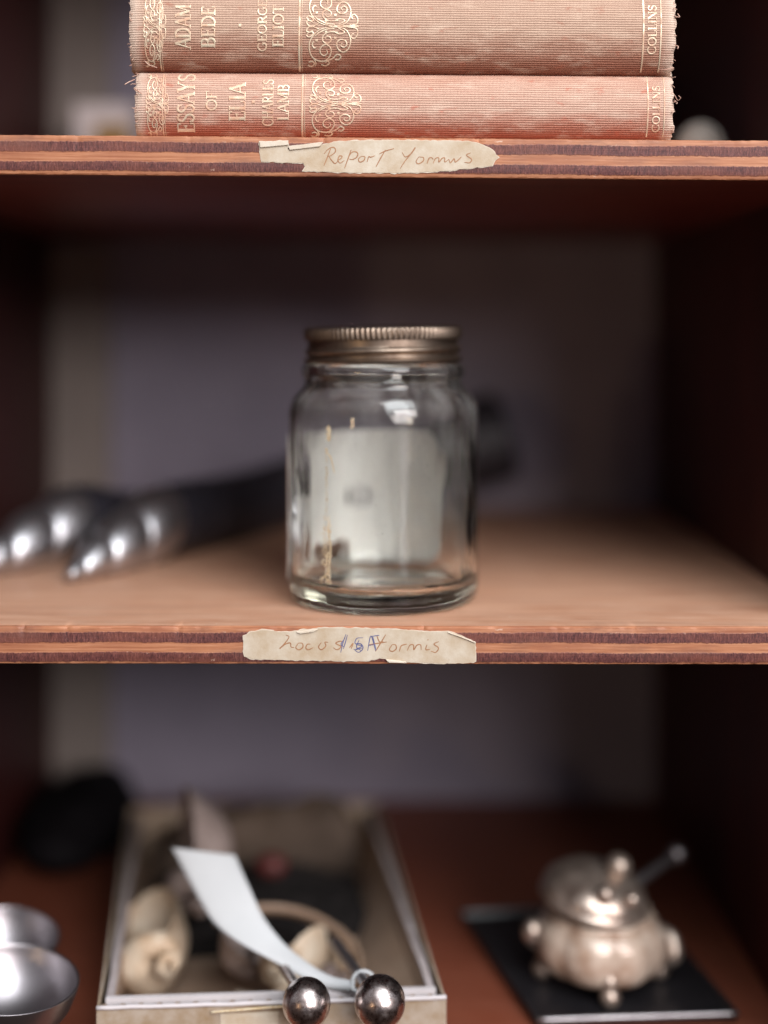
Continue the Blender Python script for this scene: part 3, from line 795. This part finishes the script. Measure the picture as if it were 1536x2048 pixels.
def streak(pts, w):
    pl = lambda u, v, l: jf(u, v) + Vector((0, -l, 0))
    ribbon(mb, spline([(a, b, 0) for a, b in pts], 6), w, pl, 0, .3, .6)
streak([(651,895),(656,905),(662,912),(666,926),(670,944)], 2.6)
streak([(660,1036),(657,1060),(662,1085),(661,1110),(658,1140),(655,1148)], 3.6)
streak([(654,1090),(655,1115),(653,1140)], 2.4)
streak([(658,851),(659,866),(658,880)], 7)
mb.build('gold_line', M['gold'], jar, smooth=False)

# ------------------------------------------------------------------ black horns with twisted silver tips
def horn(label, pts, rads, silver_at, turns, grp):
    base = Vector((pts[0][0], pts[0][1], ZS))
    root = thing('drinking_horn', label, 'horn', base, group=grp)
    n = 14
    line = spline([Vector(p) - base for p in pts], n)
    rr = [v.x for v in spline([(r, 0, 0) for r in rads], n)]
    k = silver_at*n
    body = line[k-3:]; br = rr[k-3:]
    mb = MB(); mb.tube(body, [b*.97 for b in br], 40, cap=True)
    mb.build('horn_body', M['horn'], root)
    # silver: resample finely
    seg = line[:k+1]; sr = rr[:k+1]
    fine = []; fr = []
    for i in range(len(seg)-1):
        for j in range(6):
            fine.append(seg[i].lerp(seg[i+1], j/6)); fr.append(sr[i] + (sr[i+1]-sr[i])*j/6)
    fine.append(seg[-1]); fr.append(sr[-1])
    def rf(s, th):
        q = (s**.7*turns + th/(2*PI)) % 1.0
        return .76 + .27*math.sin(PI*q)**.5
    mb = MB(); mb.tube(fine, fr, 64, rf=rf)
    mb.build('silver_tip', M['silver'], root)
    return root
g = 'black horns with twisted silver tips on the middle shelf'
horn('long curved black horn with twisted silver tip, its body running behind the jar', [(-736,452,-566),(-664,620,-528),(-578,840,-492),(-400,1180,-490),(-190,1450,-455),(70,1600,-410),(385,1640,-325)], [14,68,96,96,106,132,150], 2, 3.7, g)
horn('shorter black horn with twisted silver tip, farther from the jar', [(-985,480,-566),(-905,640,-528),(-815,830,-492),(-760,960,-500),(-705,1090,-512)], [14,68,96,84,70], 2, 3.7, g)

# ------------------------------------------------------------------ bottom shelf: open box
Z3 = -1563.0
ZT = -1397.0
A = Vector((-595, 94)); B = Vector((131, 139)); LB = 1200
side = Vector((-math.sin(math.radians(7.3)), math.cos(math.radians(7.3))))
fr = (B-A).normalized(); W = (B-A).length
def bx(u, v, z):   # u along the front, v into the depth
    p = A + fr*u + side*v
    return Vector((p.x, p.y, z))
O3 = Vector((A.x, A.y, Z3))
box = thing('cardboard_box', 'shallow open cardboard box with white lined corrugated rim, full of shells and oddments', 'box', O3)
def bq(mb, u0, u1, v0, v1, z0, z1, mi=0, wob=0):
    q = [bx(u, v, z) - O3 for z in (z0, z1) for (u, v) in ((u0,v0),(u1,v0),(u1,v1),(u0,v1))]
    b = [mb.add(p) for p in q]
    for f in ((0,3,2,1),(4,5,6,7),(0,1,5,4),(1,2,6,5),(2,3,7,6),(3,0,4,7)): mb.face([b[i] for i in f], mi)
TH = 48
mb = MB()     # outer skin, four walls and floor
bq(mb, 0, W, 0, 5, Z3+.4, ZT)
bq(mb, 0, 5, 5.2, LB-5, Z3+.4, ZT-2); bq(mb, W-5, W, 5.2, LB-5, Z3+.4, ZT-2)
bq(mb, 0, W, LB-4.8, LB, Z3+.4, ZT-1); bq(mb, 5.2, W-5.2, 5.2, LB-5.2, Z3+.4, Z3+5)
mb.build('box_body', M['board'], box, smooth=False)
mb = MB()     # pale paper edge round the rim
def rimtube(us):
    pts = []
    for i in range(40):
        f = i/39; u = us[0] + (us[2]-us[0])*f; v = us[1] + (us[3]-us[1])*f
        pts.append(bx(u, v, ZT + 1.5 + 1.2*fbm(u*.02, v*.02, 4)) - O3)
    mb.tube(pts, 4.6, 8)
rimtube((0, 1, W, 1))
mb.build('paper_rim', M['liner'], box)
mb = MB()     # corrugated core between skin and liner
def flutes(along, length, off):
    rows = []
    n = int(length/3)
    for i in range(n+1):
        s = length*i/n; w = 11*math.sin(2*PI*s/38)
        if along: pu, pv = s + TH*.1, off + w
        else: pu, pv = off + w, s
        pu = max(7, min(W-7, pu)) if along else pu
        rows.append([bx(pu, pv, Z3+8) - O3, bx(pu, pv, ZT-5) - O3])
    mb.grid(rows)
flutes(True, W-12, 20)
mb.build('corrugated_core', M['kraft'], box)
mb = MB()     # white liner
bq(mb, 16, W-16, 36, TH, Z3+6, ZT+3, 0)
mb.build('white_liner', M['liner'], box, smooth=False)
for (ua, ub) in ((16, 32), (W-32, W-16)):
    mb = MB(); n = 40
    rows = []
    for i in range(n+1):
        v = TH + .5 + (LB - 12 - TH)*i/n; z = ZT - 3 + 5*fbm(v*.012, ua, 3) - 16*(i/n)**2; du = 3*fbm(v*.01, ua, 8)
        rows.append([bx(ua+du, v, Z3+6) - O3, bx(ua+du, v, z) - O3, bx(ub+du, v, z) - O3, bx(ub+du, v, Z3+6) - O3])
    mb.grid(rows); mb.build('side_liner', M['liner2'], box, smooth=False)
mb = MB()
bq(mb, 33, W-33, TH+1, LB-12, Z3+6, Z3+9); bq(mb, 33, 36, TH+1, LB-12, Z3+9.2, ZT-12); mb.grid([[bx(W-33, v, ZT-10) - O3, bx(W-46, v, ZT-40) - O3, bx(W-105 - 30*math.sin(v*.004), v, Z3+40) - O3, bx(W-120 - 30*math.sin(v*.004), v, Z3+9.2) - O3] for v in range(int(TH)+2, LB-14, 30)]); bq(mb, 49.5, W-49.5, TH+.4, TH+2.4, Z3+9.2, ZT-14)
mb.build('brown_lining', M['kraft'], box, smooth=False)
mb = MB(); bq(mb, 255, 375, -2.4, -.3, ZT-130, ZT-17)
mb.build('pasted_label', M['label'], box, smooth=False, label='cream paper label on the front of the box')
mb = MB(); mb.tube([bx(u, -5 + 1.5*fbm(u*.02), ZT-9 - 5*math.sin(u*.011)) - O3 for u in range(235, 440, 8)], 2.2, 8)
mb.build('gold_cord', M['gold'], box)

# shells in the box: a tube that winds up a cone
def shell(label, c, size, rot, mat, turns=3.2, grp=None, ap=.60):
    root = thing('sea_shell', label, 'shell', c, rot, group=grp)
    n, m = 150, 30
    rows = []
    for i in range(n+1):
        t = i/n
        g = math.exp(2.9*(t-1)); th = 2*PI*turns*t
        R = size*.55*g; r = size*ap*g
        cz = -size*2.1*g
        row = []
        for k in range(m):
            a = 2*PI*k/m
            rib = 1 + .05*math.sin(14*a) + .05*math.sin(th*5)
            if t > .95: rib *= 1 + .30*((t-.95)/.05)
            q = R + r*math.cos(a)*rib
            row.append((q*math.cos(th), q*math.sin(th), cz + 1.25*r*math.sin(a)*rib))
        rows.append(row)
    mb = MB(); ids = mb.grid(rows, closev=True); mb.face(ids[0])
    mb.build('shell_body', mat, root)
    return root
g = 'sea shells in the open box'
shell('large cream sea shell in the box corner nearest the silver cups', bx(165, 215, Z3+150), 118, (1.35, .45, .55), M['shell'], grp=g)
shell('smaller cream sea shell under the white tag, inside the box', bx(350, 210, Z3+150), 78, (1.2, .2, -.5), M['shell'], grp=g)
shell('grey brown sea shell in the box, behind the large cream one', bx(215, 420, Z3+165), 120, (1.9, -.3, .2), M['shellgrey'], grp=g)
shell('small pale sea shell in the box, beside the bent wood strips', bx(560, 300, Z3+80), 60, (1.6, .4, 1.9), M['shellgrey'], grp=g)
shell('small cream sea shell in the box, nearest the right hand wall', bx(590, 480, Z3+86), 66, (1.1, -.5, 2.6), M['shell'], grp=g)
shell('brownish sea shell in the box, between the tag and the dark cloth', bx(330, 480, Z3+100), 74, (1.7, .6, 3.4), M['shellgrey'], grp=g)
# dark cloth filling and hoop
def blanket(name, label, cat, u0, u1, v0, v1, zf, mat, base=Z3+9.5, n=40):
    c = bx((u0+u1)/2, (v0+v1)/2, base)
    root = thing(name, label, cat, c)
    mb = MB(); rows = []
    for i in range(n+1):
        r = []
        for k in range(n+1):
            u = u0 + (u1-u0)*i/n; v = v0 + (v1-v0)*k/n
            e = (1 - abs(2*i/n-1)**6)*(1 - abs(2*k/n-1)**6)
            z = base + .5 + zf(i/n, k/n)*e**.5
            r.append(bx(u, v, z) - c)
        rows.append(r)
    ids = mb.grid(rows)
    bid = [[mb.add((mb.v[q].x, mb.v[q].y, .2)) for q in r] for r in ids]
    edge = [(0, k) for k in range(n+1)] + [(i, n) for i in range(1, n+1)] + [(n, k) for k in range(n-1, -1, -1)] + [(i, 0) for i in range(n-1, 0, -1)]
    for a, b in zip(edge, edge[1:] + edge[:1]):
        mb.face((ids[a[0]][a[1]], ids[b[0]][b[1]], bid[b[0]][b[1]], bid[a[0]][a[1]]))
    mb.face([bid[i][k] for i, k in edge])
    mb.build('folded_fabric', mat, root)
    return root
blanket('cloth', 'crumpled dark cloth filling the middle and back of the box', 'cloth', 60, W-60, 560, 1000, lambda a, b: 70 + 38*fbm(a*3.2, b*4.1, 1.5) + 18*fbm(a*9, b*8, 4), M['darkcloth'])
blanket('paper_scrap', 'crumpled cream paper packed behind the front of the box, under the tag', 'paper', 268, 455, 62, 300, lambda a, b: 62 + 34*fbm(a*2.6, b*2.9, 12) + 20*fbm(a*7, b*6, 3), M['creampaper'])
blanket('tissue_paper', 'crumpled brown paper standing up along the far end of the box', 'paper', 70, W-58, 1015, LB-22, lambda a, b: 165 + 46*fbm(a*3.0, b*2, 7.5) + 20*fbm(a*9, b*5, 9) + 30*a, M['tissue'])
hp = bx(395, 330, Z3+118)
hoop = thing('bentwood_handle', 'pair of nested bent wood strips arching inside the box behind the tag', 'handle', hp, (.22, .16, .1))
for (R, z) in ((190, 0), (160, 22)):
    mb = MB(); rows = []
    for k in range(60):
        t = math.radians(-25 + 170*k/59)
        rows.append([(q*math.cos(t), q*.85*math.sin(t), z + h) for q, h in ((R-4, -11), (R+4, -11), (R+5, 0), (R+4, 11), (R-4, 11), (R-5, 0))])
    ids = mb.grid(rows, closev=True); mb.face(list(reversed(ids[0]))); mb.face(ids[-1]); mb.build('bent_strip', M['hoop'], hoop)
rb = bx(395, 770, Z3+128)
root = thing('wax_ball', 'dull dark red lump resting on the dark cloth in the box', 'lump', rb)
mb = MB(); mb.ball((0, 0, 26), 44, 24, 0, 1, .8, .75); mb.build('lump_body', M['red'], root)

# ------------------------------------------------------------------ silver sticks with ball ends, and the tag
def stick(label, px, py, r, dback, shift, grp, rod_mat):
    c = P(px, py, 94 - r - 6)
    root = thing('ball_ended_stick', label, 'stick', c, group=grp)
    e = Vector((shift, dback, -18))
    mb = MB(); mb.ball((0, 0, 0), r, 64); mb.build('ball', M['tarnish'], root)
    pts = [e*f for f in (.12, .18, .3, .5, .7, .9, .97, 1.0)]
    mb = MB(); mb.tube(pts, [17, 13, 11, 11, 12, 14, 11, 4], 20); mb.build('rod', rod_mat, root)
    return root
g = 'tarnished silver sticks with ball ends resting on the box rim'
stick('tarnished silver ball ended stick on the box rim, without a tag', 613, 2006, 49, 300, -100, g, M['tarnish'])
stick('tarnished silver ball ended stick on the box rim, tied with the white tag', 760, 2004, 52, 320, -108, g, M['silver2'])

tag_root_p = P(712, 1970, 150)
tag = thing('paper_tag', 'white paper tag curling up out of the box, tied to the right hand ball stick', 'tag', tag_root_p)
Lf = [(700,1984,150),(640,1972,170),(560,1930,205),(480,1886,245),(430,1848,280),(398,1800,310),(370,1747,335),(343,1695,355)]
Rt = [(712,1962,150),(665,1953,178),(620,1928,212),(570,1888,250),(528,1836,288),(501,1780,318),(485,1745,340),(470,1710,362)]
Ls = spline([P(*q) - tag_root_p for q in Lf], 8); Rs = spline([P(*q) - tag_root_p for q in Rt], 8)
mb = MB()
front = []; back = []
for a, b in zip(Ls, Rs):
    row = []
    for k in range(9):
        f = k/8; p = a.lerp(b, f); p = p + Vector((0, -6*math.sin(PI*f), 2*math.sin(PI*f)))
        row.append(p)
    front.append(row); back.append([p + Vector((0, 1.6, -.8)) for p in row])
i1 = mb.grid(front); i2 = mb.grid([r[::-1] for r in back])
for e in (0, -1):
    for k in range(8): mb.face((i1[e][k], i1[e][k+1], i2[e][7-k], i2[e][8-k]))
for k in range(len(front)-1):
    mb.face((i1[k][0], i1[k+1][0], i2[k+1][8], i2[k][8])); mb.face((i1[k][8], i2[k][0], i2[k+1][0], i1[k+1][8]))
mb.build('tag_sheet', M['tag'], tag)
mb = MB()
lc = P(727, 1966, 150) - tag_root_p
pts = [lc + Vector((24*math.cos(t), 10*math.sin(t*1.0), 20*math.sin(t))) for t in [2*PI*i/40 for i in range(41)]]
mb.tube(pts, 4.2, 8)
mb.tube(spline([P(702, 1974, 148) - tag_root_p, P(716, 1984, 138) - tag_root_p, P(733, 1982, 130) - tag_root_p, P(745, 1972, 128) - tag_root_p], 6), 4.0, 8)
mb.build('string', M['tag'], tag)

# ------------------------------------------------------------------ silver cups at the near corner
def cup(label, px, py, d, R, tilt, grp):
    c = P(px, py, d); H = c.z - Z3
    root = thing('silver_cup', label, 'cup', (c.x, c.y, Z3 + .4), group=grp)
    mb = MB()
    pr = [(.05, 0), (R*.55, 0), (R*.57, 5), (R*.42, 12), (R*.18, 22), (R*.12, 30), (R*.14, H-R*.98), (R*.34, H-R*.90), (R*.62, H-R*.70), (R*.84, H-R*.42), (R*.955, H-R*.16), (R*1.0, H-2), (R*1.0, H+1), (R*.985, H+1.5)]
    pr2 = [(R*.965, H-3), (R*.925, H-R*.17), (R*.81, H-R*.40), (R*.60, H-R*.62), (R*.32, H-R*.76), (.05, H-R*.80)]
    ids = mb.lathe([(p.x, p.y) for p in spline([(a, b, 0) for a, b in pr + pr2], 3)], 96)
    for v in mb.v:
        if v.z > H*.45:
            v.z += (v.x*tilt[0] + v.y*tilt[1])*min(1, (v.z/H - .45)/.3)
    mb.build('cup_body', M['cupsilver'], root)
    return root
g = 'silver cups standing at the edge of the bottom shelf'
cup('nearest silver cup with a wide open bowl beside the cardboard box', 14, 1956, 110, 147, (-.13, .02), g)
cup('smaller silver cup standing behind the nearest wide one', 0, 1872, 360, 132, (-.10, .06), g)

# dark bundle in the far corner
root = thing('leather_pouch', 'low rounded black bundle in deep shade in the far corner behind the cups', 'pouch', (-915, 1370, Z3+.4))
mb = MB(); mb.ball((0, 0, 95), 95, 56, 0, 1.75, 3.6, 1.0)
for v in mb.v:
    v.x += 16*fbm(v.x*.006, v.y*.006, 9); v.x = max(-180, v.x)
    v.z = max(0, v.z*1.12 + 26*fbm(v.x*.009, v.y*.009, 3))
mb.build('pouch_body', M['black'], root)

# ------------------------------------------------------------------ tray and mustard pot
q = [Vector((344, 329)), Vector((803, 358)), Vector((700, 960)), Vector((205, 905))]
tc = sum(q, Vector((0, 0)))/4
tray = thing('lacquer_tray', 'small black tray with a metal front edge coloured as if lit, under the silver pot', 'tray', (tc.x, tc.y, Z3+.4))
def loop(scale, z): return [Vector(((p.x-tc.x)*scale, (p.y-tc.y)*scale, z)) for p in q]
mb = MB()
rows = [loop(.96, 0), loop(.98, 4), loop(1.0, 20), loop(.995, 24), loop(.975, 22), loop(.955, 12)]
ids = mb.grid(rows, closev=True); mb.face(list(reversed(ids[0]))); mb.face(ids[-1])
mb.build('tray_body', M['lacquer'], tray, smooth=False)
mb = MB(); a, b = loop(1.0, 0)[0], loop(1.0, 0)[1]
mb.tube([a.lerp(b, i/20) + Vector((0, -1, 24)) for i in range(21)], 5.5, 12); mb.build('metal_edge', M['silver2'], tray)  # only the front edge gets silver: the light on it is put into the colour
for i0 in (3, 1):
    a, b = loop(1.0, 0)[i0], loop(1.0, 0)[(i0+1) % 4]
    mb = MB(); mb.tube([a.lerp(b, i/20) + Vector((0, 0, 23)) for i in range(21)], 3.0, 10); mb.build('metal_edge', M['lacquer'], tray)  # side edges in black: their shade is put into the colour

ZP = Z3 + 12.6
pc = Vector((520, 545, ZP))
pot = thing('mustard_pot', 'small gilded silver pot with ball feet and raised round lid on the black tray', 'pot', pc)
mb = MB()
pr = [(.05, 22), (60, 22), (104, 28), (134, 46), (146, 74), (147, 104), (142, 130), (128, 150), (116, 158), (122, 166), (116, 171), (100, 166), (100, 130), (.05, 128)]
mb.lathe([(p.x, p.y) for p in spline([(a, b, 0) for a, b in pr], 4)], 96, rf=lambda t, r, z: r*(1 + (.06*abs(math.sin(4*t)) if r > 70 else 0)))
mb.build('pot_body', M['pearl'], pot)
for ang in (-90, 0, 180, 90):
    a = math.radians(ang); cx, cy = 132*math.cos(a), 132*math.sin(a)
    mb = MB(); mb.ball((cx*1.06, cy*1.06, 24.5), 24, 24)
    mb.tube([(cx*1.04, cy*1.04, 40), (cx*1.02, cy*1.02, 60), (cx*.98, cy*.98, 78)], [15, 19, 12], 14)
    mb.build('ball_foot', M['giltsilver'], pot)
mb = MB()
mb.ball((-165, -10, 118), 24, 20, 0, 1, 1, 1.3); mb.tube(spline([(-140, 0, 135), (-172, -4, 125), (-170, -8, 95), (-142, 0, 78)], 6), 9, 10)
mb.build('side_handle', M['giltsilver'], pot)
mb = MB()
mb.tube(spline([(140, 0, 128), (168, -20, 105), (166, -30, 66), (140, -20, 54)], 6), [11, 12, 13, 15, 17, 18, 18, 19, 20, 21, 22, 22, 20, 18, 17, 16, 14, 12, 10], 12)
mb.build('side_handle', M['giltsilver'], pot)
# lid, hinged open a little and leaning
ld = MB()
pr = [(.05, 84), (40, 80), (82, 66), (112, 42), (126, 12), (132, 2), (130, -5), (122, -2), (112, 6), (96, 34), (60, 60), (.05, 70)]
ld.lathe([(p.x, p.y) for p in spline([(a, b, 0) for a, b in pr], 4)], 80, rf=lambda t, r, z: r*(1 + (.045*abs(math.sin(4*t)) if 40 < r < 125 else 0)))
lo = ld.build('lid', M['giltsilver'], pot); lo.location = Vector((-16, 0, 194))*U; lo.rotation_euler = (.05, .16, 0)
mb = MB(); mb.tube([(0, -84, 44), (0, -104, 58)], [12, 10], 14); mb.ball((0, -110, 62), 23, 20); mb.build('lid_knob', M['giltsilver'], lo)
mb = MB(); mb.ball((40, -22, 98), 31, 24); mb.tube([(36, -20, 60), (40, -22, 80)], 12, 10); mb.build('finial', M['giltsilver'], lo)
mb = MB(); mb.tube([(62, -70, 40), (66, -90, 52)], [9, 15], 14); mb.ball((67, -94, 54), 17, 18); mb.build('thumb_piece', M['giltsilver'], lo)
e0 = P(1236, 1790, 560); e1 = P(1354, 1708, 700)
spn = thing('mustard_spoon', 'slim silver spoon handle with rounded end sticking up from the gilded pot', 'spoon', e0)
mb = MB(); v = e1 - e0
mb.tube([v*f for f in (-.5, 0, .2, .5, .8, .93)], [10, 14, 17, 14, 13, 16], 16); mb.ball(v, 25, 20)
mb.build('spoon_handle', M['silver2'], spn)

# ------------------------------------------------------------------ camera
cam = bpy.data.cameras.new('camera'); co = bpy.data.objects.new('camera', cam); col.objects.link(co)
co.location = (0, -D*U, 0); co.rotation_euler = (PI/2, 0, 0)
cam.sensor_fit = 'AUTO'; cam.sensor_width = 36; cam.lens = 36*D/2048
cam.shift_y = -(1024-HY)/2048
cam.clip_start = .01; cam.clip_end = 60
cam.dof.use_dof = True; cam.dof.focus_distance = (D+4)*U; cam.dof.aperture_fstop = 2.0; cam.dof.aperture_blades = 0
sc.camera = co

# ------------------------------------------------------------------ light
def area(name, az, el, dist, sx, sy, energy, color, target=(0, 0, -.05)):
    l = bpy.data.lights.new(name, 'AREA'); l.shape = 'RECTANGLE'; l.size = sx; l.size_y = sy; l.energy = energy; l.color = color
    o = bpy.data.objects.new(name, l); col.objects.link(o)
    a, e = math.radians(az), math.radians(el)
    o.location = (target[0] + dist*math.sin(a)*math.cos(e), target[1] - dist*math.cos(a)*math.cos(e), target[2] + dist*math.sin(e))
    o.rotation_euler = (Vector(target) - o.location).to_track_quat('-Z', 'Y').to_euler()
    return o
area('window_light', 25, 48, 1.6, 1.1, 1.1, 32, (.93, .97, 1.0))
area('room_light', 28, 16.5, 2.2, 1.2, .66, 35, (1.0, .93, .92))
area('lamp', -36, 3, 1.4, .07, .07, .9, (1.0, .70, .40))
w = bpy.data.worlds.new('World'); sc.world = w; w.use_nodes = True
wn, wl = w.node_tree.nodes, w.node_tree.links
bg = wn['Background']; bg.inputs[1].default_value = 1.0
tc = wn.new('ShaderNodeTexCoord'); sp = wn.new('ShaderNodeSeparateXYZ'); rp = wn.new('ShaderNodeValToRGB')
mr = wn.new('ShaderNodeMapRange'); mr.inputs[1].default_value = -1; mr.inputs[2].default_value = 1
wl.new(tc.outputs['Generated'], sp.inputs[0]); wl.new(sp.outputs[2], mr.inputs[0]); wl.new(mr.outputs[0], rp.inputs[0]); wl.new(rp.outputs[0], bg.inputs[0])
e = rp.color_ramp.elements
e[0].position = .30; e[0].color = (.030, .018, .014, 1); e[1].position = .85; e[1].color = (.34, .33, .35, 1)
x = e.new(.5); x.color = (.10, .085, .092, 1)

vs = sc.view_settings
vs.view_transform = 'Standard'; vs.look = 'None'; vs.exposure = 0; vs.gamma = 1; vs.use_curve_mapping = False
cy = sc.cycles
cy.use_denoising = True
try: cy.denoiser = 'OPENIMAGEDENOISE'
except Exception: pass
cy.max_bounces = 16; cy.transmission_bounces = 14; cy.glossy_bounces = 6; cy.diffuse_bounces = 5; cy.transparent_max_bounces = 12
cy.caustics_refractive = True; cy.caustics_reflective = False; cy.blur_glossy = .3
cy.sample_clamp_indirect = 30
